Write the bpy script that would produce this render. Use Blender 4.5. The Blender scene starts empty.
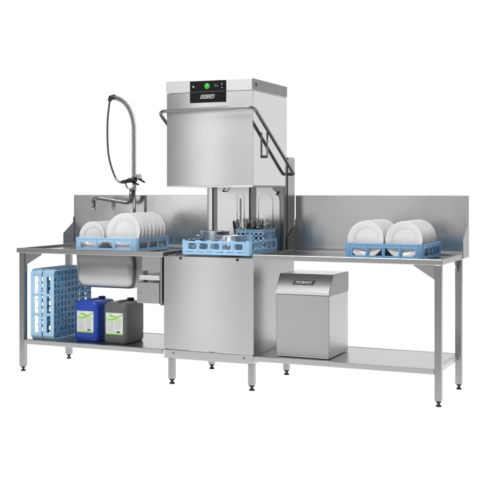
import bpy, bmesh, math, random
from mathutils import Vector, Matrix
random.seed(7)
S = bpy.context.scene
R = math.radians

# ------------------------------------------------------------ camera
cam_d = bpy.data.cameras.new('camera')
cam = bpy.data.objects.new('camera', cam_d)
S.collection.objects.link(cam)
cam.location = (4.3693, -6.0122, 1.29)
cam.rotation_euler = (R(90), 0, 0.4166)
cam_d.sensor_width = 36
cam_d.lens = 1017.0251 / 480 * 36
cam_d.shift_y = -(240 - 190.65) / 480
cam_d.clip_start = 0.1
cam_d.clip_end = 200
S.camera = cam

# ------------------------------------------------------------ studio light
S.view_settings.view_transform = 'Standard'
S.view_settings.look = 'None'
S.view_settings.exposure = 0
S.view_settings.gamma = 1
S.cycles.use_denoising = True
S.cycles.max_bounces = 10
S.cycles.sample_clamp_indirect = 6

W = bpy.data.worlds.new('World')
S.world = W
W.use_nodes = True
wn = W.node_tree.nodes; wl = W.node_tree.links
wn.clear()
def wmath(op, a, b=None, c=None):
    n = wn.new('ShaderNodeMath'); n.operation = op
    for i, v in enumerate((a, b, c)):
        if v is None: continue
        if isinstance(v, (int, float)): n.inputs[i].default_value = v
        else: wl.new(v, n.inputs[i])
    return n.outputs[0]
tc = wn.new('ShaderNodeTexCoord')
sep = wn.new('ShaderNodeSeparateXYZ'); wl.new(tc.outputs['Generated'], sep.inputs[0])
X, Y, Z = sep.outputs
def ramp(src, pts):
    r = wn.new('ShaderNodeValToRGB'); wl.new(src, r.inputs[0])
    e = r.color_ramp.elements
    while len(e) > 1: e.remove(e[0])
    e[0].position = pts[0][0]; e[0].color = (pts[0][1],) * 3 + (1,)
    for p, v in pts[1:]:
        k = e.new(p); k.color = (v, v, v, 1)
    return r.outputs[0]
# world shaped for steel reflections: soft-box bands behind camera, white backdrop dimmed rightwards
back = ramp(wmath('MULTIPLY_ADD', Y, 0.5, 0.5), [(0.0, 0), (0.46, 0), (0.56, 1)])
elev = ramp(wmath('MULTIPLY_ADD', Z, 0.5, 0.5),
            [(0.0, 0.66), (0.455, 0.72), (0.482, 0.58), (0.499, 0.58), (0.512, 0.86), (0.60, 0.92), (0.75, 0.35), (1.0, 0.35)])
az = ramp(wmath('MULTIPLY_ADD', X, 0.5, 0.5),
          [(0.0, 0.18), (0.205, 0.30), (0.236, 0.45), (0.262, 1.45), (0.283, 2.1), (0.302, 1.25), (0.328, 0.60), (0.352, 1.0), (0.378, 1.0), (0.415, 0.55), (0.6, 0.35), (1.0, 0.5)])
side = ramp(wmath('MULTIPLY_ADD', X, 0.5, 0.5), [(0.0, 1.0), (0.52, 1.0), (0.575, 0.62), (0.63, 0.66), (0.665, 0.86), (0.72, 0.86), (0.80, 0.5), (1.0, 0.5)])
front = wmath('MULTIPLY', elev, az)
mixv = wmath('ADD', wmath('MULTIPLY', front, wmath('SUBTRACT', 1.0, back)), wmath('MULTIPLY', wmath('MULTIPLY', back, side), 1.04))
bg = wn.new('ShaderNodeBackground')
wl.new(mixv, bg.inputs[0]); bg.inputs[1].default_value = 1.0
wo = wn.new('ShaderNodeOutputWorld'); wl.new(bg.outputs[0], wo.inputs[0])

def area(name, loc, target, sx, sy, watts):
    l = bpy.data.lights.new(name, 'AREA'); l.shape = 'RECTANGLE'; l.size = sx; l.size_y = sy; l.energy = watts
    o = bpy.data.objects.new(name, l); S.collection.objects.link(o); o.location = loc
    o.rotation_euler = (Vector(target) - Vector(loc)).to_track_quat('-Z', 'Y').to_euler()
    return o
area('added_overhead_light', (1.0, -3.6, 5.6), (1.5, 0.4, 0.8), 3.4, 2.4, 260)  # unseen area lamp, added to brighten the plates and other matt things
area('added_underfloor_lamp', (1.5, 3.3, -0.5), (1.5, 3.3, 1.0), 18, 14, 0.88 * math.pi * 252 / 0.9)  # unseen lamp, added under the floor to wash out shadows

# ------------------------------------------------------------ materials
def mat(name, col, rough=0.5, metal=0.0, **kw):
    m = bpy.data.materials.new(name); m.use_nodes = True
    b = m.node_tree.nodes['Principled BSDF']
    b.inputs['Base Color'].default_value = (*col, 1)
    b.inputs['Roughness'].default_value = rough
    b.inputs['Metallic'].default_value = metal
    for k, v in kw.items(): b.inputs[k].default_value = v
    return m
def vary(m, col, scale=(1, 1, 1), amt=0.06, nscale=4.0, rvar=0.05, bump=0.0, detail=3, dist=0.001):
    """procedural wear: stretched noise on colour, roughness and bump"""
    nt = m.node_tree; N = nt.nodes; L = nt.links; b = N['Principled BSDF']
    t = N.new('ShaderNodeTexCoord'); mp = N.new('ShaderNodeMapping'); mp.inputs['Scale'].default_value = scale
    L.new(t.outputs['Object'], mp.inputs[0])
    n = N.new('ShaderNodeTexNoise'); n.inputs['Scale'].default_value = nscale; n.inputs['Detail'].default_value = detail
    L.new(mp.outputs[0], n.inputs['Vector'])
    mx = N.new('ShaderNodeMix'); mx.data_type = 'RGBA'
    mx.inputs[6].default_value = (*[c * (1 - amt) for c in col], 1)
    mx.inputs[7].default_value = (*[min(1, c * (1 + amt)) for c in col], 1)
    L.new(n.outputs[0], mx.inputs[0]); L.new(mx.outputs[2], b.inputs['Base Color'])
    if rvar:
        r0 = b.inputs['Roughness'].default_value
        mr = N.new('ShaderNodeMapRange'); mr.inputs[3].default_value = max(0.02, r0 - rvar); mr.inputs[4].default_value = r0 + rvar
        L.new(n.outputs[0], mr.inputs[0]); L.new(mr.outputs[0], b.inputs['Roughness'])
    if bump:
        bp = N.new('ShaderNodeBump'); bp.inputs['Strength'].default_value = bump; bp.inputs['Distance'].default_value = dist
        L.new(n.outputs[0], bp.inputs['Height']); L.new(bp.outputs[0], b.inputs['Normal'])
    return m
def steel(name, v, rough, scale=(5, 120, 420), amt=0.04, bump=0.008, wavy=0.0009, aniso=0.0):
    c = (v, v, v * 1.0)
    m = vary(mat(name, c, rough, 1.0), c, scale, amt, 3.0, 0.0, bump, 4, 0.0006)
    nt = m.node_tree; N = nt.nodes; L = nt.links; b = N['Principled BSDF']
    # faint sheet waviness 
    t = N.new('ShaderNodeTexCoord')
    w = N.new('ShaderNodeTexNoise'); w.inputs['Scale'].default_value = 3.2; w.inputs['Detail'].default_value = 1.5
    L.new(t.outputs['Object'], w.inputs['Vector'])
    bp = N.new('ShaderNodeBump'); bp.inputs['Strength'].default_value = 1.0; bp.inputs['Distance'].default_value = wavy
    L.new(w.outputs[0], bp.inputs['Height'])
    if b.inputs['Normal'].is_linked: L.new(b.inputs['Normal'].links[0].from_socket, bp.inputs['Normal'])
    L.new(bp.outputs[0], b.inputs['Normal'])
    if aniso:
        b.inputs['Anisotropic'].default_value = aniso; b.inputs['Anisotropic Rotation'].default_value = 0.25
        tg = N.new('ShaderNodeTangent'); tg.direction_type = 'RADIAL'; tg.axis = 'Z'; L.new(tg.outputs[0], b.inputs['Tangent'])
    return m
M = {}
M['steel'] = steel('brushed_steel', 0.47, 0.27)
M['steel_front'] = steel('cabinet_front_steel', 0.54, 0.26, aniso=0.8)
M['steel_sink'] = steel('satin_sink_steel', 0.50, 0.42)
M['steel_cap_shade'] = steel('cap_side_shade_steel', 0.29, 0.3)  # hood cap side only; its shade is put into the colour
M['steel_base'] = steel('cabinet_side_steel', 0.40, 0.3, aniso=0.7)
M['steel_box'] = steel('grey_box_steel', 0.44, 0.32, aniso=0.6)
M['steel_lid_shade'] = steel('lid_dark_reflection_steel', 0.27, 0.36)  # dark reflection on the sloping lid is put into the colour
M['steel_hood'] = steel('brushed_hood_steel', 0.64, 0.26, aniso=0.8)
M['steel_splash'] = steel('satin_splash_steel', 0.64, 0.19, aniso=0.6, wavy=0.003)
M['steel_vert'] = steel('vertical_brushed_steel', 0.35, 0.3, (420, 420, 5))
M['steel_side'] = steel('polished_side_steel', 0.72, 0.06, amt=0.02, bump=0.0, wavy=0.0004)
M['steel_dark'] = steel('dark_satin_steel', 0.30, 0.35)
M['steel_light'] = steel('light_satin_steel', 0.88, 0.26)
M['bar'] = steel('grey_handle_steel', 0.26, 0.3)
M['chrome'] = mat('chrome', (0.62, 0.62, 0.63), 0.12, 1.0)
M['chrome_mid'] = mat('satin_chrome', (0.40, 0.40, 0.41), 0.22, 1.0)
M['chrome_dark'] = mat('dark_chrome', (0.25, 0.25, 0.26), 0.2, 1.0)
M['cutlery'] = mat('cutlery_steel', (0.6, 0.59, 0.57), 0.16, 1.0)
M['pot'] = steel('pot_steel', 0.93, 0.28, (120, 120, 2))
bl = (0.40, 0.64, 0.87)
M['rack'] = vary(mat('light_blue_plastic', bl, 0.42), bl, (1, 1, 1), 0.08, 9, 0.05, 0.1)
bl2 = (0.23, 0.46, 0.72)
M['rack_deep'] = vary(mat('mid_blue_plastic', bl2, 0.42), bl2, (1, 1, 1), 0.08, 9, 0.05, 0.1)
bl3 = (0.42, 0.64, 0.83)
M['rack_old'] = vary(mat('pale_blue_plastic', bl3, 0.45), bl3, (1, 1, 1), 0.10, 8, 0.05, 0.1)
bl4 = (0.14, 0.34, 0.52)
M['rack_grid_shade'] = vary(mat('shaded_blue_grid_plastic', bl4, 0.45), bl4, (1, 1, 1), 0.12, 8, 0.05, 0.1)  # pale rack plastic darkened: shade on the grids put into the colour
M['china'] = mat('white_china', (0.80, 0.80, 0.80), 0.18, 0, **{'Coat Weight': 0.3})
M['black'] = mat('black_plastic', (0.012, 0.012, 0.013), 0.4)
M['glass_black'] = mat('black_glass_panel', (0.006, 0.006, 0.007), 0.12, 0, **{'Specular IOR Level': 0.12})
M['rubber'] = vary(mat('black_rubber', (0.02, 0.02, 0.02), 0.6), (0.02, 0.02, 0.02), amt=0.2, nscale=30)
cb = (0.016, 0.062, 0.42)
M['can_blue'] = vary(mat('royal_blue_plastic', cb, 0.38), cb, amt=0.1, nscale=12, bump=0.15)
cg = (0.115, 0.12, 0.12)
M['can_grey'] = vary(mat('dark_grey_plastic', cg, 0.42), cg, amt=0.1, nscale=12, bump=0.15)
M['paper'] = mat('label_paper', (0.74, 0.76, 0.72), 0.5)
M['green'] = mat('label_green', (0.26, 0.55, 0.08), 0.5)
M['green_pale'] = mat('label_pale_green', (0.50, 0.72, 0.36), 0.5)
M['ink'] = mat('label_grey_ink', (0.40, 0.42, 0.40), 0.6)
M['ink_dark'] = mat('label_dark_ink', (0.03, 0.03, 0.03), 0.6)
M['print_white'] = mat('white_print', (0.75, 0.75, 0.75), 0.4)
M['print_grey'] = mat('grey_print', (0.25, 0.25, 0.26), 0.4)
M['lit_green'] = mat('lit_green_button', (0.05, 0.45, 0.05), 0.3)
_b = M['lit_green'].node_tree.nodes['Principled BSDF']
_b.inputs['Emission Color'].default_value = (0.06, 0.45, 0.06, 1); _b.inputs['Emission Strength'].default_value = 0.22
# translucent floor sheet, added with the lamp below to keep the ground white
fm = bpy.data.materials.new('backlit_floor_sheet'); fm.use_nodes = True
fn = fm.node_tree.nodes; fl_ = fm.node_tree.links; fn.clear()
ft = fn.new('ShaderNodeBsdfTranslucent'); ft.inputs[0].default_value = (0.9, 0.9, 0.9, 1)
fo = fn.new('ShaderNodeOutputMaterial'); fl_.new(ft.outputs[0], fo.inputs[0])
M['opal'] = fm

# ------------------------------------------------------------ mesh helpers
class MB:
    def __init__(s): s.bm = bmesh.new()
    def box(s, x0, x1, y0, y1, z0, z1, bev=0.0, seg=2, mtx=None):
        r = bmesh.ops.create_cube(s.bm, size=1)
        v = r['verts']
        for q in v:
            q.co = Vector((x0 + (q.co.x + .5) * (x1 - x0), y0 + (q.co.y + .5) * (y1 - y0), z0 + (q.co.z + .5) * (z1 - z0)))
        if mtx is not None: bmesh.ops.transform(s.bm, matrix=mtx, verts=v)
        if bev > 0:
            ed = list({e for q in v for e in q.link_edges})
            bmesh.ops.bevel(s.bm, geom=ed, offset=bev, segments=seg, affect='EDGES', profile=0.5)
        return s
    def prism(s, pts, a0, a1, axis='x', bev=0.0, mtx=None):
        """closed polygon pts swept along an axis; pts are the two other coordinates in xyz order"""
        def mk(p, a):
            return Vector((a, p[0], p[1])) if axis == 'x' else Vector((p[0], a, p[1])) if axis == 'y' else Vector((p[0], p[1], a))
        A = [s.bm.verts.new(mk(p, a0)) for p in pts]; B = [s.bm.verts.new(mk(p, a1)) for p in pts]
        f = [s.bm.faces.new(A), s.bm.faces.new(B[::-1])]
        n = len(pts)
        for i in range(n): f.append(s.bm.faces.new((A[i], B[i], B[(i + 1) % n], A[(i + 1) % n])))
        bmesh.ops.recalc_face_normals(s.bm, faces=f)
        if mtx is not None: bmesh.ops.transform(s.bm, matrix=mtx, verts=A + B)
        if bev > 0:
            ed = list({e for q in f for e in q.edges})
            bmesh.ops.bevel(s.bm, geom=ed, offset=bev, segments=2, affect='EDGES', profile=0.5)
        return s
    def tube(s, pts, r, n=12, caps=True, closed=False):
        P = [Vector(p) for p in pts]; m = len(P)
        rr = r if isinstance(r, (list, tuple)) else [r] * m
        T = []
        for i in range(m):
            a = P[(i - 1) % m] if (i > 0 or closed) else P[i]; b = P[(i + 1) % m] if (i < m - 1 or closed) else P[i]
            T.append((b - a).normalized())
        u = T[0].orthogonal().normalized(); rings = []
        for i in range(m):
            u = (u - T[i] * u.dot(T[i])).normalized(); w = T[i].cross(u)
            rings.append([s.bm.verts.new(P[i] + (u * math.cos(2 * math.pi * k / n) + w * math.sin(2 * math.pi * k / n)) * rr[i]) for k in range(n)])
        for i in range(m if closed else m - 1):
            a, b = rings[i], rings[(i + 1) % m]
            for k in range(n):
                f = s.bm.faces.new((a[k], a[(k + 1) % n], b[(k + 1) % n], b[k])); f.smooth = True
        if caps and not closed:
            s.bm.faces.new(rings[0][::-1]); s.bm.faces.new(rings[-1])
        return s
    def lathe(s, prof, n=32, mtx=None):
        """profile (r, z) turned about local z; r = 0 at the ends closes the shape"""
        rings = []; vs = []
        for r, z in prof:
            if r < 1e-6: q = [s.bm.verts.new((0, 0, z))]
            else: q = [s.bm.verts.new((r * math.cos(2 * math.pi * k / n), r * math.sin(2 * math.pi * k / n), z)) for k in range(n)]
            rings.append(q); vs += q
        fs = []
        for a, b in zip(rings, rings[1:]):
            for k in range(n):
                q = [a[k % len(a)], a[(k + 1) % len(a)], b[(k + 1) % len(b)], b[k % len(b)]]
                q2 = []
                for v in q:
                    if v not in q2: q2.append(v)
                if len(q2) > 2:
                    f = s.bm.faces.new(q2); f.smooth = True; fs.append(f)
        bmesh.ops.recalc_face_normals(s.bm, faces=fs)
        if mtx is not None: bmesh.ops.transform(s.bm, matrix=mtx, verts=vs)
        return s
    def build(s, name, m, parent=None, loc=None):
        me = bpy.data.meshes.new(name); s.bm.to_mesh(me); s.bm.free()
        me.materials.append(M[m] if isinstance(m, str) else m)
        o = bpy.data.objects.new(name, me); S.collection.objects.link(o)
        if parent: o.parent = parent
        if loc: o.location = loc
        return o
def fillet(pts, rad, n=6):
    """round the inner corners of a 3-D path"""
    P = [Vector(p) for p in pts]; out = [P[0]]
    for i in range(1, len(P) - 1):
        a = (P[i - 1] - P[i]); b = (P[i + 1] - P[i]); r = min(rad, a.length * .49, b.length * .49)
        p0 = P[i] + a.normalized() * r; p1 = P[i] + b.normalized() * r
        for k in range(n + 1):
            t = k / n
            out.append(p0 * (1 - t) ** 2 + P[i] * 2 * t * (1 - t) + p1 * t * t)
    out.append(P[-1]); return out
def rrect(x0, x1, z0, z1, r, n=5):
    out = []
    for cx, cz, a0 in ((x1 - r, z1 - r, 0), (x0 + r, z1 - r, 90), (x0 + r, z0 + r, 180), (x1 - r, z0 + r, 270)):
        for k in range(n + 1):
            a = R(a0 + 90 * k / n); out.append((cx + r * math.cos(a), cz + r * math.sin(a)))
    return out
def thing(name, label, cat, loc=(0, 0, 0), group=None, rot=(0, 0, 0)):
    o = bpy.data.objects.new(name, None); S.collection.objects.link(o)
    o.location = loc; o.rotation_euler = rot; o.empty_display_size = 0.1
    return tag(o, label, cat, group)
def tag(o, label, cat, group=None):
    o['label'] = label; o['category'] = cat
    if group: o['group'] = group
    return o
def copy_tree(o, parent=None):
    c = o.copy(); S.collection.objects.link(c); c.parent = parent
    for ch in list(o.children): copy_tree(ch, c)
    return c
def text(name, body, size, m, parent, mtx, extrude=0.0006, bold=0.0, shear=0.0, sx=1.0):
    cu = bpy.data.curves.new(name, 'FONT'); cu.body = body; cu.size = size; cu.extrude = extrude
    cu.align_x = 'CENTER'; cu.align_y = 'CENTER'; cu.offset = bold; cu.shear = shear
    t = bpy.data.objects.new(name, cu); S.collection.objects.link(t)
    bpy.context.view_layer.update()
    me = bpy.data.meshes.new_from_object(t.evaluated_get(bpy.context.evaluated_depsgraph_get()))
    S.collection.objects.unlink(t); bpy.data.objects.remove(t); bpy.data.curves.remove(cu)
    me.transform(mtx @ Matrix.Diagonal((sx, 1, 1, 1)))
    me.materials.clear(); me.materials.append(M[m]); me.name = name
    o = bpy.data.objects.new(name, me); S.collection.objects.link(o); o.parent = parent
    return o
FRONT = Matrix.Rotation(R(90), 4, 'X')            # text in the xy plane -> facing -y

# ------------------------------------------------------------ setting
f = MB(); f.box(-5, 8, -1.3, 8, -0.012, 0.0); fo_ = f.build('floor', 'opal'); fo_['kind'] = 'structure'

# ------------------------------------------------------------ tables
def leg(parent, cx, cy, ztop, sz=0.042, foot_r=0.017):
    h = sz / 2
    l = MB().box(cx - h, cx + h, cy - h, cy + h, 0.035, ztop, 0.003).build('leg', 'steel_vert', parent)
    MB().lathe([(0, 0), (foot_r, 0.0), (foot_r, 0.008), (foot_r * .5, 0.012), (foot_r * .5, 0.022), (foot_r * .95, 0.026), (foot_r * .95, 0.035), (0, 0.035)], 20,
               Matrix.Translation((cx, cy, 0))).build('foot', 'rubber', l)
    return l
ZT = 0.880; ZS = 0.862; YB = 0.75

# left table
XL0, XL1 = -0.042, 1.148
lt = thing('sink_table', 'stainless steel sink table with pre-rinse tap on the left of the dishwasher', 'sink table', (0.55, 0.35, 0))
lt_o = Vector((0.55, 0.35, 0))
class LMB(MB):
    """mesh builder taking world coordinates but storing them relative to a thing's base"""
    def __init__(s, o): super().__init__(); s.o = Vector(o)
    def build(s, name, m, parent=None, loc=None):
        bmesh.ops.translate(s.bm, vec=-s.o, verts=s.bm.verts[:])
        return super().build(name, m, parent, loc)
def table_top(o, x0, x1, hole=None):
    b = LMB(o)
    rim = 0.022
    b.box(x0, x1, 0, rim, 0.845, ZT, 0.004)                     # front rim / apron
    b.box(x0, x0 + rim, rim + .001, YB - .001, 0.845, ZT, 0.003)
    b.box(x1 - rim, x1, rim + .001, YB - .001, 0.845, ZT, 0.003)
    y1 = 0.66
    if hole:
        hx0, hx1, hy0, hy1 = hole
        b.box(x0 + rim + .0005, hx0, rim + .0005, y1, 0.850, ZS)
        b.box(hx1, x1 - rim - .0005, rim + .0005, y1, 0.850, ZS)
        b.box(hx0, hx1, rim + .0005, hy0, 0.850, ZS); b.box(hx0, hx1, hy1, y1, 0.850, ZS)
    else:
        b.box(x0 + rim + .0005, x1 - rim - .0005, rim + .0005, y1, 0.850, ZS)
    return b
def splash(o, x0, x1):
    b = LMB(o)
    zt = 1.257
    prof = [(0.66, 0.848), (0.66, 0.872), (0.664, 0.876), (0.745, 0.879), (0.752, 0.886), (0.752, zt - .004), (0.756, zt), (0.785, zt), (0.785, 0.848)]
    b.prism(prof, x0, x1, 'x')
    return b
def end_plate(o, x0, x1, bump=True):
    b = LMB(o)
    pts = [(0.60, 0.848), (0.60, 0.965), (0.735, 1.045), (0.735, 1.075), (0.752, 1.10), (0.752, 1.2575), (0.787, 1.2575), (0.787, 0.848)]
    b.prism(pts, x0, x1, 'x', 0.0015)
    return b
SK = (0.375, 0.860, 0.10, 0.56)
top_l = table_top(lt_o, XL0, XL1, SK).build('table_top', 'steel', lt)
splash(lt_o, XL0 + .004, 1.127).build('splashback', 'steel_splash', lt)
end_plate(lt_o, XL0 - 0.0038, XL0 - 0.0004).build('end_plate', 'steel_splash', lt)
# sink basin, rounded pressed tray
b = LMB(lt_o)
def basin(b, x0, x1, y0, y1, zt, zb, r, inset=0.012):
    lv = []
    def ring(dx, z, rr): return [b.bm.verts.new((p[0], p[1], z)) for p in rrect(x0 + dx, x1 - dx, y0 + dx, y1 - dx, rr, 6)]
    zs = [(0, zt, r), (inset * .3, zb + 0.06, r), (inset, zb + 0.035, r), (inset + .008, zb + 0.016, r), (inset + .020, zb + .005, r), (inset + .035, zb, r * .8)]
    lv = [ring(*q) for q in zs]
    inn = [ring(q[0] + .003, q[1] + (0.003 if i else 0), q[2]) for i, q in enumerate(zs)]
    n = len(lv[0])
    for A, Bq in zip(lv, lv[1:]):
        for k in range(n):
            b.bm.faces.new((A[k], A[(k + 1) % n], Bq[(k + 1) % n], Bq[k])).smooth = True
    b.bm.faces.new(lv[-1])
    for A, Bq in zip(inn, inn[1:]):
        for k in range(n):
            b.bm.faces.new((A[(k + 1) % n], A[k], Bq[k], Bq[(k + 1) % n])).smooth = True
    b.bm.faces.new(inn[-1][::-1])
    for k in range(n): b.bm.faces.new((lv[0][(k + 1) % n], lv[0][k], inn[0][k], inn[0][(k + 1) % n]))
basin(b, SK[0] + .001, SK[1] - .001, SK[2] + .001, SK[3] - .001, 0.858, 0.607, 0.05)
sk = b.build('sink', 'steel_sink', lt)
LMB(lt_o).tube(fillet([(0.848, 0.50, 0.66), (0.915, 0.50, 0.66), (0.915, 0.50, 0.60)], .02), 0.02, 12).build('drain', 'steel_dark', sk)
def shelf(o, x0, x1, y1=0.64, z=0.230, t=0.034):
    b = LMB(o)
    b.box(x0, x1, -0.001, 0.016, z - t, z, 0.003)
    b.box(x0, x1, 0.0165, y1, z - 0.010, z - 0.002)
    b.box(x0, x1, y1 + .0005, y1 + 0.014, z - t, z, 0.002)
    return b
shelf(lt_o, 0.024, 1.141).build('shelf', 'steel', lt)
LL = LMB(lt_o)
def legw(o, th, cx, cy, ztop, **k):
    l = leg(th, cx - o.x, cy - o.y, ztop, **k); return l
legw(lt_o, lt, 0.002, 0.022, 0.846); legw(lt_o, lt, 0.002, 0.607, 0.846)
LMB(lt_o).prism([(0.024, 0.845), (0.165, 0.845), (0.165, 0.836), (0.030, 0.757), (0.024, 0.757)], 0.012, 0.016, 'y').build('gusset', 'steel_splash', lt)
LMB(lt_o).prism([(0.044, 0.845), (0.17, 0.845), (0.17, 0.838), (0.048, 0.757), (0.044, 0.757)], 0.0, 0.004, 'x').build('gusset', 'steel_splash', lt)
# scrap box hung under the table beside the machine
bx = LMB(lt_o)
bx.box(0.945, 1.118, 0.0, 0.30, 0.530, 0.672, 0.003)
bf = bx.build('strainer_box', 'steel', lt)
LMB(lt_o).box(0.965, 1.120, -0.004, 0.26, 0.706, 0.722, 0.003).box(0.955, 1.115, 0.012, 0.25, 0.688, 0.703, 0.002).build('slide_rail', 'steel_light', bf)
LMB(lt_o).box(0.950, 1.120, 0.06, 0.28, 0.745, 0.843, 0.002).build('tray', 'steel', bf)
LMB(lt_o).box(1.120, 1.138, 0.004, 0.30, 0.520, 0.842, 0.002).build('side_bracket', 'steel_vert', bf)
LMB(lt_o).box(0.925, 0.943, 0.10, 0.16, 0.60, 0.842, 0.002).build('side_bracket', 'steel_dark', bf)
for sx, sz in ((0.972, 0.598), (1.085, 0.596)):
    LMB(lt_o).lathe([(0, 0), (0.0055, 0), (0.0045, 0.003), (0, 0.004)], 12, Matrix.Translation((sx, -0.0005, sz)) @ Matrix.Rotation(R(90), 4, 'X')).build('screw', 'steel_dark', bf)

# right table
XR0, XR1 = 1.790, 3.022
rt_o = Vector((2.4, 0.35, 0))
rt = thing('outlet_table', 'long stainless steel table with splashback and lower shelf on the right of the dishwasher', 'table', rt_o)
table_top(rt_o, XR0 + .004, XR1).build('table_top', 'steel', rt)
splash(rt_o, 1.812, XR1 - .004).build('splashback', 'steel_splash', rt)
end_plate(rt_o, XR1 + 0.0004, XR1 + 0.0038).build('end_plate', 'steel', rt)
end_plate(rt_o, 1.808, 1.8115).build('end_plate', 'steel_dark', rt)
shelf(rt_o, 1.808, 2.975, z=0.226).build('shelf', 'steel', rt)
LMB(rt_o).box(2.976, 2.992, 0.046, 0.58, 0.19, 0.224, 0.002).build('shelf_rail', 'steel', rt)
legw(rt_o, rt, 2.996, 0.022, 0.846); legw(rt_o, rt, 2.996, 0.607, 0.846)
LMB(rt_o).prism([(2.974, 0.845), (2.848, 0.845), (2.848, 0.838), (2.970, 0.760), (2.974, 0.760)], 0.012, 0.016, 'y').build('gusset', 'steel', rt)
LMB(rt_o).prism([(0.585, 0.845), (0.47, 0.845), (0.47, 0.838), (0.581, 0.762), (0.585, 0.762)], 2.99, 2.994, 'x').build('gusset', 'steel', rt)

# ------------------------------------------------------------ dishwasher
dw_o = Vector((1.48, 0.35, 0))
dw = thing('hood_dishwasher', 'tall stainless steel hood dishwasher with raised hood and black control panel between the two tables', 'dishwasher', dw_o)
X0, X1 = 1.150, 1.802
D = lambda: LMB(dw_o)
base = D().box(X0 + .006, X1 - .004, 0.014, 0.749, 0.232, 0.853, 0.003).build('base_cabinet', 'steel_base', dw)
def bowed(x0, x1, yb_, z0, z1, bow, yf=0.0):
    # pressed sheet with a very slight outward bow, soft rolled edges
    pts = []; n = 24
    for i in range(n + 1):
        t = i / n; y = yf + bow * (1 - (1 - (2 * t - 1) ** 2)); 
        pts.append((x0 + (x1 - x0) * t, y))
    pts += [(x1, yb_), (x0, yb_)]
    b = D(); b.prism(pts, z0, z1, 'z')
    b.bm.normal_update()
    for f_ in b.bm.faces:
        if abs(f_.normal.z) < .5 and f_.normal.y < -.9: f_.smooth = True
    for e_ in b.bm.edges:
        if len(e_.link_faces) == 2 and e_.calc_face_angle(0) > .35: e_.smooth = False
    return b
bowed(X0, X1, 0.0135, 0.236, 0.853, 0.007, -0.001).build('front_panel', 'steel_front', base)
D().box(X0 + .004, X1 + .002, -0.002, 0.02, 0.172, 0.230, 0.002).box(X1 - .018, X1 + .001, 0.0205, 0.6, 0.172, 0.230, 0.002).box(X0 + .006, X0 + .02, 0.0205, 0.6, 0.172, 0.230, 0.002).box(X0 + .006, X1 - .004, 0.601, 0.615, 0.172, 0.230, 0.002).build('plinth_rail', 'steel', base)
def bolt(x, z, r, m, y=-0.002, par=base):
    D().lathe([(0, 0), (r, 0), (r, 0.003), (r * .6, 0.0055), (0, 0.006)], 14, Matrix.Translation((x, y, z)) @ Matrix.Rotation(R(90), 4, 'X')).build('bolt', m, par)
bolt(X0 + .075, 0.208, 0.008, 'steel_dark'); bolt(X1 - .065, 0.208, 0.008, 'steel_dark')
bolt(1.277, 0.842, 0.009, 'black', 0.0); bolt(1.690, 0.842, 0.009, 'black', 0.0)
for cx, cy in ((1.203, 0.022), (1.783, 0.022), (1.203, 0.640), (1.783, 0.640)):
    leg(dw, cx - dw_o.x, cy - dw_o.y, 0.1715, 0.040, 0.019)
# wash chamber rim and rear wall
D().box(X0 + .01, X1 - .012, 0.03, 0.60, 0.8535, 0.858, 0.001).box(1.20, 1.225, 0.03, 0.6, 0.8585, 0.864).build('chamber_rim', 'steel_dark', base)
rear = D().box(1.172, 1.799, 0.625, 0.749, 0.859, 1.524, 0.003).build('rear_column', 'steel', dw)
D().box(1.195, 1.2225, 0.606, 0.624, 0.858, 1.50, 0.002).build('guide_post', 'steel_light', rear)
D().box(1.226, 1.258, 0.618, 0.624, 0.858, 1.50, 0.001).build('guide_post', 'steel_dark', rear)
D().box(1.516, 1.562, 0.618, 0.624, 0.858, 1.50, 0.001).build('guide_post', 'steel_dark', rear)  # dark strip: shade of the recess between the panels, put into colour
def arch(cx, w, z0, z1, y, r=0.0035):
    h = w / 2; pts = [(cx - h, y, z0)]
    for k in range(13):
        a = math.pi - math.pi * k / 12
        pts.append((cx + h * math.cos(a), y, z1 - h + h * math.sin(a)))
    pts.append((cx + h, y, z0)); return pts
p1 = D().box(1.261, 1.513, 0.604, 0.624, 0.858, 1.50, 0.003).build('rear_wall_panel', 'steel_light', rear)
D().tube(arch(1.447, 0.056, 0.87, 1.27, 0.6107), 0.0075, 12).build('embossed_arch', 'steel_light', p1)
D().box(1.440, 1.452, 0.6015, 0.6038, 0.95, 1.235, 0.001).build('slot', 'steel_dark', p1)
p2 = D().box(1.565, 1.748, 0.604, 0.624, 0.858, 1.50, 0.003).build('rear_wall_panel', 'steel_light', rear)
D().tube(arch(1.640, 0.11, 0.87, 1.27, 0.6107), 0.0075, 12).build('embossed_arch', 'steel_light', p2)
D().prism([(1.752, 0.858), (1.752, 1.22), (1.738, 1.27), (1.700, 1.30), (1.700, 1.50), (1.7975, 1.50), (1.7975, 0.858)], 0.575, 0.6240, 'y', 0.010).build('guide_post', 'steel_vert', rear)
D().box(1.7992, 1.8035, 0.6145, 0.745, 0.855, 1.52).build('column_side', 'steel', rear)
for hx, hz in ((1.325, 1.285), (1.735, 1.262)):
    D().tube([(hx, 0.60, hz), (hx, 0.565, hz), (hx + .018, 0.56, hz + 0.022)], 0.0042, 8).build('hood_catch', 'black', rear)
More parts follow.
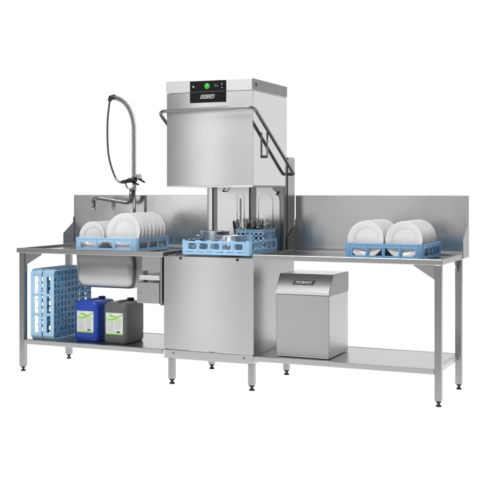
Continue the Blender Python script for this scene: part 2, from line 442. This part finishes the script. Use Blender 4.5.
# hood
HX0, HX1, HY1, HZ0, HZC, HZ1 = 1.172, 1.795, 0.613, 1.312, 1.938, 2.016
hb = D()
hb.box(HX0 + .004, HX1 - .004, 0.0155, HY1, HZ0 + .03, HZC - .001)
hb.box(HX0 + .002, HX0 + .02, 0.0155, HY1 - .002, HZ0, HZ0 + .0295)
hood = hb.build('hood', 'steel_hood', dw)
bowed(HX0, HX1, 0.0153, HZ0 + .011, HZC - .002, 0.009, -0.003).build('front_panel', 'steel_hood', hood)
D().box(HX0 + .001, HX1 - .001, 0.001, 0.020, HZ0, HZ0 + .010, 0.001).build('bottom_lip', 'steel_light', hood)
D().box(HX1 - .0035, HX1 + .001, 0.0155, HY1, HZ0 + .011, HZC - .002, 0.001).build('side_panel', 'steel_side', hood)
D().box(HX1 - .004, HX1, 0.021, HY1, HZ0, HZ0 + .010, 0.001).build('bottom_lip', 'steel_dark', hood)
cap = D().box(HX0 - .001, HX1 + .002, -0.001, HY1 + .001, HZC, HZ1, 0.004, 3).build('top_cap', 'steel_hood', hood)
D().box(HX1 + .0022, HX1 + .0034, 0.004, HY1 - .004, HZC + .003, HZ1 - .004).build('cap_side_shade', 'steel_cap_shade', cap)  # added dark sheet that shades the right side of the cap
D().prism(rrect(0.050, 0.068, 1.966, 1.990, 0.004, 3), HX1 + .0036, HX1 + .0056, 'x').build('vent', 'black', cap)
# control panel
cp = D().prism(rrect(1.351, 1.609, 1.868, 2.010, 0.003, 3), -0.0085, -0.0015, 'y', 0.001).build('control_panel', 'glass_black', hood)
D().box(1.353, 1.607, -0.0092, -0.0087, 1.9375, 1.939).build('panel_seam', 'print_grey', cp)
D().lathe([(0, 0), (0.0195, 0), (0.0195, 0.0015), (0, 0.0022)], 36, Matrix.Translation((1.477, -0.0088, 1.975)) @ Matrix.Rotation(R(90), 4, 'X')).build('button', 'lit_green', cp)
st = D()
for k in range(4): st.box(-0.007, 0.007, -0.0004, 0.0004, -0.0012, 0.0012, mtx=Matrix.Translation((1.377, -0.0092, 1.974)) @ Matrix.Rotation(R(45 * k), 4, 'Y'))
st.build('star_symbol', 'print_white', cp)
D().box(1.529, 1.534, -0.0093, -0.0089, 1.976, 1.984).box(1.536, 1.543, -0.0093, -0.0089, 1.976, 1.982).box(1.545, 1.556, -0.0093, -0.0089, 1.976, 1.980).box(1.529, 1.560, -0.0093, -0.0089, 1.969, 1.971).box(1.578, 1.590, -0.0093, -0.0089, 1.958, 1.964).box(1.580, 1.588, -0.0093, -0.0089, 1.978, 1.992).build('display_marks', 'print_grey', cp)
def par_frame(b, cx, cz, w, h, sh, t, y0, y1):
    o_ = [(cx - w / 2 - sh, cz - h / 2), (cx + w / 2 - sh, cz - h / 2), (cx + w / 2 + sh, cz + h / 2), (cx - w / 2 + sh, cz + h / 2)]
    i_ = [(cx - w / 2 - sh + t * 1.4, cz - h / 2 + t), (cx + w / 2 - sh - t, cz - h / 2 + t), (cx + w / 2 + sh - t * 1.4, cz + h / 2 - t), (cx - w / 2 + sh + t, cz + h / 2 - t)]
    for k in range(4):
        j = (k + 1) % 4
        b.prism([o_[k], o_[j], i_[j], i_[k]], y0, y1, 'y')
    return b
par_frame(D(), 1.480, 1.906, 0.098, 0.025, 0.004, 0.0028, -0.0094, -0.0088).build('badge_frame', 'print_white', cp)
text('badge_text', 'HOBART', 0.0205, 'print_white', cp, Matrix.Translation((1.480 - dw_o.x, -0.0090 - dw_o.y, 1.9057)) @ FRONT, bold=0.0002, sx=1.02)
# handle: one bar across the front, an arm down each side, ends turned in to the rear column
yb = -0.058
hp = [(1.165, 0.628, 1.405), (1.142, 0.628, 1.405), (1.142, 0.60, 1.424), (1.142, yb, 1.815), (1.83, yb, 1.824), (1.838, 0.60, 1.430), (1.838, 0.645, 1.405), (1.802, 0.650, 1.405)]
hp = [Vector(p) - dw_o for p in hp]
path = fillet([hp[0], hp[1], hp[3], hp[4], hp[5], hp[6], hp[7]], 0.055, 8)
MB().tube(path, 0.0115, 14).build('handle', 'bar', hood)
# slotted arm bracket on the hood side
D().box(1.8145, 1.8195, 0.190, 0.212, 1.505, 1.675, 0.0015).box(1.7965, 1.8142, 0.193, 0.210, 1.505, 1.523, 0.002).build('arm_bracket', 'bar', hood)

# ------------------------------------------------------------ racks
def rack_walls(b, s, h, n, wz0, wz1, t, round_=0.0, wave=0.0):
    """four walls of a square dish rack with n windows on each side"""
    cr = 0.028
    L = 2 * (s - cr)
    post = 0.020; side = 0.020
    ww = (L - 2 * side - (n - 1) * post) / n
    for k in range(4):
        mtx = Matrix.Rotation(R(90 * k), 4, 'Z')
        def bx(x0, x1, z0, z1, o=0.0): b.box(x0, x1, -s - o, -s + t, z0, z1, 0.0012, 1, mtx)
        bx(-L / 2, L / 2, 0.004, 0.0205 if wave > 0 else wz0)
        if wave > 0: bx(-L / 2, L / 2, 0.0245, wz0)
        bx(-L / 2, L / 2, wz1, h)
        bx(-L / 2, L / 2, h - .009, h + .001, 0.004); bx(-L / 2, L / 2, 0.006, 0.013, 0.003)
        if wave > 0:
            for q_ in range(7): bx(-L / 2 + q_ * L / 6 - .012, -L / 2 + q_ * L / 6 + .012, 0.020, 0.025)
        x = -L / 2
        bx(x, x + side, wz0, wz1)
        x += side
        for i in range(n):
            if round_ > 0:
                for cxx, sg in ((x, 1), (x + ww, -1)):
                    for zz, sz in ((wz0, 1), (wz1, -1)):
                        b.prism([(cxx, zz), (cxx + sg * round_, zz), (cxx + sg * round_ * .3, zz + sz * round_ * .3), (cxx, zz + sz * round_)], -s, -s + t, 'y', mtx=mtx)
            x += ww
            pw = post if i < n - 1 else side
            bx(x, x + pw, wz0, wz1)
            b.box(x + pw / 2 - .003, x + pw / 2 + .003, -s - .004, -s, 0.012, h - .009, 0, 1, mtx)
            if wave > 0 and i < n - 1: b.prism([(x - .02, h), (x + pw + .02, h), (x + pw, h + wave), (x, h + wave)], -s, -s + t, 'y', mtx=mtx)
            x += pw
        # rounded corner
        a = [(-s + cr - cr * math.cos(R(q)), -s + cr - cr * math.sin(R(q))) for q in (0, 22.5, 45, 67.5, 90)]
        i_ = [(-s + cr - (cr - t) * math.cos(R(q)), -s + cr - (cr - t) * math.sin(R(q))) for q in (90, 67.5, 45, 22.5, 0)]
        b.prism([(p[0], p[1]) for p in a + i_], 0.004, h + wave * 1.2, 'z', mtx=mtx)
        for q in (0, 90):
            c, s2 = math.cos(R(q)), math.sin(R(q))
            px, py = -s + cr - cr * c, -s + cr - cr * s2
            b.box(px - .004, px + .004, py - .004, py + .004, 0.006, h + .002, 0.001, 1, mtx)
def rack_floor(b, s, pitch=0.05, bar=0.006, z=0.006, diag=False):
    if diag: bar = 0.013
    n = int((2 * s - 0.02) / pitch); st_ = (2 * s) / (n + 1)
    for i in range(1, n + 1):
        p = -s + i * st_
        b.box(p - bar / 2, p + bar / 2, -s + .004, s - .004, z, z + 0.010)
        b.box(-s + .004, s - .004, p - bar / 2, p + bar / 2, z + .001, z + 0.009)
    if diag:
        for k in (45, -45):
            b.box(-s * 1.3, s * 1.3, -.005, .005, z - .001, z + .012, mtx=Matrix.Rotation(R(k), 4, 'Z'))
            for o_ in (-.17, .17):
                b.box(-s * .6, s * .6, o_ - .004, o_ + .004, z, z + .011, mtx=Matrix.Rotation(R(k), 4, 'Z'))
def rack(label, loc, m, n, h, wz, group, pegs='rows', diag=False, round_=0.0, wave=0.0, rot=(0, 0, 0), s=0.247, pitch=.05):
    t_ = thing('dish_rack', label, 'dish rack', loc, group, rot)
    b = MB(); rack_walls(b, s, h, n, wz[0], wz[1], 0.007, round_, wave); b.build('frame', m, t_)
    b = MB(); rack_floor(b, s, pitch=pitch, diag=diag)
    gm = 'rack_grid_shade' if diag else m
    if pegs == 'rows':
        for x in (-.19, -.06, .06, .19):
            for i in range(9): b.tube([(x, -.2 + i * .05, .014), (x, -.2 + i * .05, .062)], [.0045, .003], 6)
    elif pegs == 'dense':
        for i in range(8):
            for j in range(8): b.tube([(-.21 + .06 * i, -.21 + j * .06, .014), (-.21 + .06 * i, -.21 + j * .06, .07)], [.005, .003], 6)
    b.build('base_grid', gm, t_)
    return t_
rl = rack('light blue dish rack full of large and small white plates on the sink table', (0.662, 0.300, ZS), 'rack', 3, 0.100, (0.030, 0.070), 'blue dish racks')
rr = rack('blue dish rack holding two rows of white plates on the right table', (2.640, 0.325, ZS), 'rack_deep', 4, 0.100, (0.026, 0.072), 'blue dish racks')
rm = rack('light blue rack with pots and a cutlery basket in the open dishwasher', (1.529, 0.247, 0.865), 'rack', 5, 0.092, (0.040, 0.078), 'blue dish racks', pegs=None, round_=0.012, wave=0.008)
# crates stored on edge on the lower shelf: base grid faces right
for i, (cx, lab) in enumerate(((0.098, 'pale blue empty dish rack on edge on the lower shelf, nearest the left table leg'),
                               (0.202, 'pale blue empty dish rack on edge between its twin and the blue canister'))):
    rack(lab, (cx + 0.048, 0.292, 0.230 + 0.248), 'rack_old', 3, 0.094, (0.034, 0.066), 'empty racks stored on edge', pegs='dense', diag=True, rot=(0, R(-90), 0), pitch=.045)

# ------------------------------------------------------------ plates
def make_plate(r, name, label, group):
    t = 0.004
    prof = [(0, 0), (r * .58, 0), (r * .60, -0.003), (r * .64, -0.002), (r * .66, 0.004), (r * .97, 0.017), (r, 0.019), (r * 1.0, 0.0215), (r * .98, 0.022), (r * .70, 0.0105), (r * .64, 0.0085), (r * .615, 0.005), (r * .55, t), (0, t)]
    b = MB(); b.lathe(prof, 56)
    o = b.build(name, 'china'); tag(o, label, 'plate', group); return o
ORD = ['front', 'second', 'third', 'fourth', 'fifth', 'sixth', 'seventh', 'eighth', 'ninth', 'tenth', 'eleventh']
def row(r, cx, cz, y0, dy, n, desc, group, tilt=7):
    first = None
    for i in range(n):
        lab = f'front {desc}' if i == 0 else (f'rearmost {desc}' if i == n - 1 else f'{ORD[i]} from front, {desc}')
        if first is None: o = first = make_plate(r, 'dinner_plate' if r > .11 else 'side_plate', lab, group)
        else:
            o = first.copy(); S.collection.objects.link(o); o['label'] = lab
        o.location = (cx + random.uniform(-.0025, .0025), y0 + i * dy + random.uniform(-.001, .001), cz + random.uniform(-.001, .001))
        o.rotation_euler = (R(90 - tilt + random.uniform(-.6, .6)), 0, random.uniform(0, 6.28)) if False else (R(90 - tilt + random.uniform(-1.1, 1.1)), 0, R(random.uniform(-1.2, 1.2)))
row(0.133, 0.785, 1.000, 0.115, 0.0525, 8, 'large white plate upright in the left rack', 'large plates in the left rack')
row(0.103, 0.530, 0.968, 0.115, 0.0525, 8, 'small white plate upright in the left rack', 'small plates in the left rack')
row(0.1165, 2.524, 0.985, 0.115, 0.037, 11, 'white plate in the left row of the right rack', 'plates in the right rack')
row(0.1165, 2.763, 0.985, 0.115, 0.037, 11, 'white plate in the right row of the right rack', 'plates in the right rack')

# ------------------------------------------------------------ pots
def pot(label, loc, r, h, ang):
    t_ = thing('cooking_pot', label, 'pot', loc, 'pots in the middle rack')
    MB().lathe([(0, 0), (r - .012, 0), (r - .003, .004), (r, .014), (r, h - .006), (r + .004, h - .003), (r + .004, h), (r - .001, h), (r - .003, h - .006), (r - .003, .012), (r - .014, .004), (0, .004)], 48).build('body', 'pot', t_)
    for s_ in (0, 180):
        a = R(ang + s_); d = Vector((math.cos(a), math.sin(a), 0)); p = Vector((-d.y, d.x, 0)); z = Vector((0, 0, h * .72))
        MB().tube(fillet([d * (r - .001) + p * .032 + z, d * (r + .022) + p * .030 + z + Vector((0, 0, .008)), d * (r + .022) - p * .030 + z + Vector((0, 0, .008)), d * (r - .001) - p * .032 + z], .012, 5), .0035, 8).build('handle', 'pot', t_)
    return t_
pot('shiny steel pot at the front of the middle rack, beside the cutlery basket', (1.582, 0.142, 0.8820), 0.098, 0.112, 70)
pot('steel pot behind the other one, at the rear left of the middle rack', (1.374, 0.325, 0.8820), 0.100, 0.130, 200)

# ------------------------------------------------------------ cutlery basket and cutlery
bk = thing('cutlery_basket', 'light blue basket of cutlery standing in the dishwasher rack', 'basket', (1.664, 0.365, 0.882))
bw, bd, bh = 0.104, 0.104, 0.146
b = MB()
for k, (hw, hd) in enumerate(((bw, bd), (bd, bw), (bw, bd), (bd, bw))):
    mtx = Matrix.Rotation(R(90 * k), 4, 'Z')
    def q(x0, x1, z0, z1, o=0): b.box(x0, x1, -hd - o, -hd + .004, z0, z1, 0.001, 1, mtx)
    q(-hw, hw, 0, .014); q(-hw, hw, bh - .022, bh, .0); q(-hw, hw, bh - .006, bh + .001, .006)
    for z in (.045, .075, .105): q(-hw, hw, z - .005, z + .005)
    for i in range(7):
        x = -hw + .008 + i * (2 * hw - .016) / 6; q(x - .006, x + .006, .014, bh - .022)
    q(-.022, .022, .03, .115, .002)
for i in range(6):
    p = -bw + .016 + i * .034; b.box(p - .003, p + .003, -bd, bd, 0, .005); b.box(-bw, bw, p - .003, p + .003, 0.0005, .0055)
b.box(-.002, .002, -bd + .004, bd - .004, .006, bh - .02)
b.build('basket_body', 'rack', bk)
def cutter(kind):
    b = MB(); Lh = .115
    # handle, widening towards its lower end
    def strip(secs):
        rows = []
        for z, w, t, o in secs: rows.append([b.bm.verts.new((sx * w, o + sy * t, z)) for sx, sy in ((-1, -1), (1, -1), (1, 1), (-1, 1))])
        for A, B_ in zip(rows, rows[1:]):
            for k in range(4): b.bm.faces.new((A[k], A[(k + 1) % 4], B_[(k + 1) % 4], B_[k])).smooth = True
        b.bm.faces.new(rows[0][::-1]); b.bm.faces.new(rows[-1])
    h = [(0, .007, .0014, 0), (.01, .010, .0016, 0), (.05, .0065, .0016, 0), (Lh, .0032, .0017, 0)]
    if kind == 'spoon':
        strip(h + [(.135, .004, .0015, 0), (.142, .010, .0012, .003), (.155, .0175, .001, .006), (.170, .020, .001, .007), (.185, .016, .001, .005), (.194, .007, .0008, .002), (.196, .003, .0008, 0)])
    elif kind == 'fork':
        strip(h + [(.135, .0045, .0014, 0), (.145, .011, .0012, .003), (.158, .0125, .001, .004)])
        for k in range(4):
            x = -.0105 + k * .007
            b.box(x - .0017, x + .0017, .003, .005, .156, .196)
    else:
        strip([(0, .008, .003, 0), (.02, .010, .0034, 0), (.09, .008, .003, 0), (.095, .009, .001, 0), (.15, .0105, .0008, 0), (.185, .009, .0006, 0), (.200, .003, .0004, 0)])
    return b
first = {}
k = 0
labels = {'spoon': 'steel spoon standing bowl up in the blue cutlery basket', 'fork': 'steel fork standing tines up in the blue cutlery basket', 'table_knife': 'steel table knife standing blade up in the blue cutlery basket'}
for i in range(6):
    for j in range(6):
        kind = ['spoon', 'fork', 'spoon', 'table_knife', 'fork'][(i * 2 + j * 3 + (i * j) % 2) % 5]
        if kind not in first:
            o = cutter(kind).build(kind, 'cutlery'); first[kind] = o
            tag(o, labels[kind], kind.replace('_', ' '), labels[kind].split(' standing')[0].replace('steel ', '') + 's in the basket')
        else: o = first[kind].copy(); S.collection.objects.link(o)
        px, py = -.072 + i * .0288 + random.uniform(-.006, .006), -.072 + j * .0288 + random.uniform(-.006, .006)
        o.location = (1.664 + px, 0.365 + py, 0.894 + random.uniform(0, .018))
        o.rotation_euler = (-py * 2.6 + random.uniform(-.14, .14), px * 2.6 + random.uniform(-.14, .14), random.uniform(0, 6.28))
o = cutter('table_knife').build('steak_knife', 'black'); tag(o, 'black handled knife sticking out at the left corner of the cutlery basket', 'knife')
o.location = (1.572, 0.290, 0.892); o.rotation_euler = (0.05, -0.18, 0.4)

# ------------------------------------------------------------ canisters
def canister(label, loc, m, capm):
    t_ = thing('canister', label, 'canister', loc, 'plastic chemical canisters')
    w, d, h = 0.098, 0.132, 0.292
    b = MB()
    secs = [(0.0, .86, .9), (.004, .93, .95), (.016, .985, .99), (.04, 1, 1), (.06, .985, .99), (.066, .985, .99), (.08, 1, 1), (.240, 1, 1), (.258, .99, .99), (.270, .95, .965), (.278, .88, .92), (.281, .78, .86)]
    rings = []
    for z, a, c in secs:
        rings.append([b.bm.verts.new((p[0], p[1], z)) for p in rrect(-w * a, w * a, -d * c, d * c, 0.040 * min(a, 1), 6)])
    n = len(rings[0])
    for A, B_ in zip(rings, rings[1:]):
        for q_ in range(n): b.bm.faces.new((A[q_], A[(q_ + 1) % n], B_[(q_ + 1) % n], B_[q_])).smooth = True
    b.bm.faces.new(rings[0][::-1]); b.bm.faces.new(rings[-1])
    b.build('body', m, t_)
    MB().tube(fillet([(0, -.085, .266), (0, -.075, .282), (0, .045, .282), (0, .055, .266)], .02, 5), [.012] * 14, 10).build('handle', m, t_)
    MB().lathe([(0, .278), (.026, .278), (.026, .296), (.023, .299), (0, .299)], 28, Matrix.Translation((0, .092, 0))).build('cap', capm, t_)
    y = -d - .0015
    lb = MB().prism(rrect(-.068, .068, .062, .214, .004, 3), y, y + .003, 'y').build('label', 'paper', t_)
    b = MB(); b.box(-.068, .068, y - .0006, y, .062, .071)
    b.build('label_stripe', 'green', lb)
    b = MB()
    b.prism([(-.060, .166), (-.020, .170), (.02, .186), (.058, .205), (.064, .205), (.064, .198), (.03, .182), (-.01, .164), (-.055, .160)], y - .0006, y, 'y')
    b.prism([(-.05, .196), (-.02, .186), (0.012, .181), (.02, .187), (-.01, .195), (-.03, .200)], y - .0009, y - .0001, 'y')
    b.build('label_swoosh', 'green', lb)
    MB().prism([(-.064, .186), (-.030, .178), (.028, .180), (.064, .172), (.064, .158), (-.064, .158)], y - .0004, y, 'y').build('label_tint', 'green_pale', lb)
    b = MB()
    for i in range(11):
        z = .152 - i * .0068
        b.box(-.060, -.004 - random.uniform(0, .010), y - .0005, y, z, z + .0022)
        if i < 8: b.box(.004, .060 - random.uniform(0, .018), y - .0005, y, z, z + .0022)
    b.build('label_print', 'ink', lb)
    MB().box(-.052, -.016, y - .0007, y - .0001, .2045, .2085).build('label_heading', 'ink', lb)
    MB().box(.018, .044, y - .0006, y, .078, .088).build('label_mark', 'ink_dark', lb)
    return t_
canister('royal blue plastic canister with a white and green label on the lower shelf', (0.4735, 0.230, 0.2285), 'can_blue', 'can_blue')
canister('dark grey plastic canister with a white and green label beside the blue one', (0.722, 0.212, 0.2285), 'can_grey', 'black')

# ------------------------------------------------------------ water treatment box
wt_o = Vector((2.110, 0.27, 0.2245))
wt = thing('water_softener', 'grey steel water treatment box with slanted lid on the right lower shelf', 'water softener', wt_o)
wx0, wx1 = 1.930 - wt_o.x, 2.290 - wt_o.x
y0 = 0.075 - wt_o.y; y1 = 0.465 - wt_o.y
MB().box(wx0, wx1, y0, y1, 0.003, 0.402, 0.004, 2).build('body', 'steel_box', wt)
lid = MB().prism([(y0 - .004, 0.4025), (y0 - .004, 0.424), (y0 + .075, 0.528), (y1 + .002, 0.528), (y1 + .002, 0.4025)], wx0 - .003, wx1 + .003, 'x', 0.003).build('lid', 'steel_lid_shade', wt)
MB().box(wx0 - .001, wx1 + .001, y0 - .0065, y0 - .0045, 0.4035, 0.423, 0.0005).build('lid_edge', 'steel_light', lid)
sl = math.atan2(0.104, 0.079)
Mslant = Matrix.Translation(((wx0 + wx1) / 2 - .002, y0 + .036, 0.4765)) @ Matrix.Rotation(sl, 4, 'X')
MB().box(wx0 + .004, wx1 - .004, y0 + .081, y1 - .004, 0.5283, 0.5295).build('lid_top_reflection', 'steel_light', lid)  # added light sheet, white reflection on the lid put into its colour
badge = MB().prism([(-.076, -.017), (.066, -.017), (.076, .017), (-.066, .017)], -.0003, .0022, 'z', mtx=Mslant).build('badge', 'black', lid)
bb = MB()
def pf(b, w, h, sh, t, z0, z1, mtx):
    o_ = [(-w - sh, -h), (w - sh, -h), (w + sh, h), (-w + sh, h)]; i_ = [(-w - sh + t * 1.3, -h + t), (w - sh - t, -h + t), (w + sh - t * 1.3, h - t), (-w + sh + t, h - t)]
    for k in range(4): j = (k + 1) % 4; b.prism([o_[k], o_[j], i_[j], i_[k]], z0, z1, 'z', mtx=mtx)
pf(bb, .066, .0122, .004, .002, .0023, .0030, Mslant); bb.build('badge_border', 'print_grey', badge)
text('badge_text', 'HOBART', 0.0255, 'print_white', badge, Mslant @ Matrix.Translation((0, 0, .0028)), bold=0.0008, shear=0.05, sx=1.12)

# ------------------------------------------------------------ pre-rinse faucet
fx, fy = 0.545, 0.665
fc_o = Vector((fx, fy, ZS))
fc = thing('pre_rinse_faucet', 'chrome pre-rinse tap with tall coiled spray hose and long spout above the sink', 'faucet', fc_o)
F = lambda: LMB(fc_o)
F().tube([(fx, fy, 0.862), (fx, fy, 1.30)], 0.0105, 14).lathe([(0, .862), (.028, .862), (.028, .870), (.016, .878), (0, .878)], 24, Matrix.Translation((fx, fy, 0))).build('riser_pipe', 'chrome_dark', fc)
body = F().tube([(fx - .045, fy - .01, 1.372), (fx + .028, fy - .01, 1.380)], [.016, .020], 16).tube([(fx - .002, fy, 1.29), (fx - .002, fy, 1.39)], .015, 14).tube([(fx - .036, fy, 1.30), (fx - .012, fy, 1.305), (fx + .014, fy, 1.302)], .012, 12).build('mixer_body', 'chrome', fc)
F().tube([(fx + .026, fy - .02, 1.392), (fx + .066, fy - .02, 1.394)], [.019, .021], 16).build('knob', 'chrome', body)
F().tube([(fx + .055, fy - .02, 1.378), (fx + .105, fy - .03, 1.352)], [.010, .006], 12).tube([(fx + .0, fy - .02, 1.352), (fx + .055, fy - .03, 1.335)], [.009, .006], 12).build('lever', 'black', body)
F().tube(fillet([(fx - .062, fy - .02, 1.362), (fx - .060, fy - .02, 1.318), (fx - .030, fy - .01, 1.300), (fx + .016, fy - .01, 1.312), (fx + .020, fy - .02, 1.350)], .02, 5), .0065, 10).build('hose_hook', 'chrome_mid', fc)
sp = [(fx - .020, fy, 1.30), (fx - .020, fy, 1.205), (fx - .075, fy - .10, 1.180), (fx - .20, fy - .42, 1.215), (fx - .225, fy - .455, 1.205), (fx - .228, fy - .458, 1.150)]
sp = [(fx - .026, fy, 1.30), (fx - .030, fy, 1.195), (fx - .28, fy - .06, 1.236), (fx - .318, fy - .065, 1.225), (fx - .318, fy - .065, 1.160)]
F().tube(fillet(sp, .045, 7), .0150, 14).build('spout', 'chrome_dark', fc)
F().tube([(fx - .318, fy - .065, 1.162), (fx - .318, fy - .065, 1.144)], .0165, 14).build('spout_nozzle', 'chrome', fc)
# coiled spring round the rising hose and its arc
def arc_path(n=90):
    P = []
    x1_, z0, z1 = fx - .004, 1.395, 1.730
    for i in range(46): P.append(Vector((x1_, fy, z0 + (z1 - z0) * i / 45)))
    # curve over to the left
    c = [(x1_, fy, z1), (x1_ + .004, fy, z1 + .15), (x1_ - .062, fy - .01, z1 + .255), (x1_ - .175, fy - .02, z1 + .268)]
    c = [Vector(q) for q in c]
    for i in range(1, 31):
        t = i / 30; P.append(c[0] * (1 - t) ** 3 + c[1] * 3 * t * (1 - t) ** 2 + c[2] * 3 * t * t * (1 - t) + c[3] * t ** 3)
    return P
AP = arc_path()
F().tube(AP, .0065, 10).build('riser_hose', 'chrome_mid', fc)
acc = [0]
for a, b_ in zip(AP, AP[1:]): acc.append(acc[-1] + (b_ - a).length)
Ltot = acc[-1]; turns = 50; coil = []
import bisect
for i in range(turns * 10 + 1):
    d = Ltot * i / (turns * 10); j = min(max(bisect.bisect_right(acc, d) - 1, 0), len(AP) - 2)
    t = (d - acc[j]) / (acc[j + 1] - acc[j]); p = AP[j].lerp(AP[j + 1], t); T = (AP[j + 1] - AP[j]).normalized()
    u = Vector((0, 1, 0)); u = (u - T * u.dot(T)).normalized(); w = T.cross(u); ang = 2 * math.pi * i / 10
    coil.append(p + (u * math.cos(ang) + w * math.sin(ang)) * .0160)
F().tube(coil, .0040, 6).build('spring', 'chrome_mid', fc)
e = AP[-1]
F().tube([e + Vector((.022, 0, .001)), e + Vector((-.016, 0, -.004)), e + Vector((-.026, 0, -.028))], [.021, .019, .015], 16).build('hose_connector', 'black', fc)
hs = [e + Vector((-.022, 0, -.015)), Vector((fx - .222, fy - .02, 1.80)), Vector((fx - .212, fy - .02, 1.56)), Vector((fx - .150, fy - .02, 1.385)), Vector((fx - .085, fy - .02, 1.350)), Vector((fx - .030, fy - .02, 1.368))]
# smooth the hose with a Catmull-Rom curve
cr = []
Q = [hs[0]] + hs + [hs[-1]]
for i in range(1, len(Q) - 2):
    for k_ in range(12):
        t = k_ / 12; p0, p1_, p2_, p3 = Q[i - 1], Q[i], Q[i + 1], Q[i + 2]
        cr.append(0.5 * ((2 * p1_) + (p2_ - p0) * t + (2 * p0 - 5 * p1_ + 4 * p2_ - p3) * t * t + (3 * p1_ - p0 - 3 * p2_ + p3) * t ** 3))
cr.append(hs[-1])
F().tube(cr, .0078, 10).build('spray_hose', 'chrome_dark', fc)
F().tube([Vector((fx - .095, fy - .03, 1.355)), Vector((fx - .02, fy - .03, 1.366)), Vector((fx + .03, fy - .03, 1.372))], [.010, .017, .019], 14).build('spray_valve', 'black', fc)
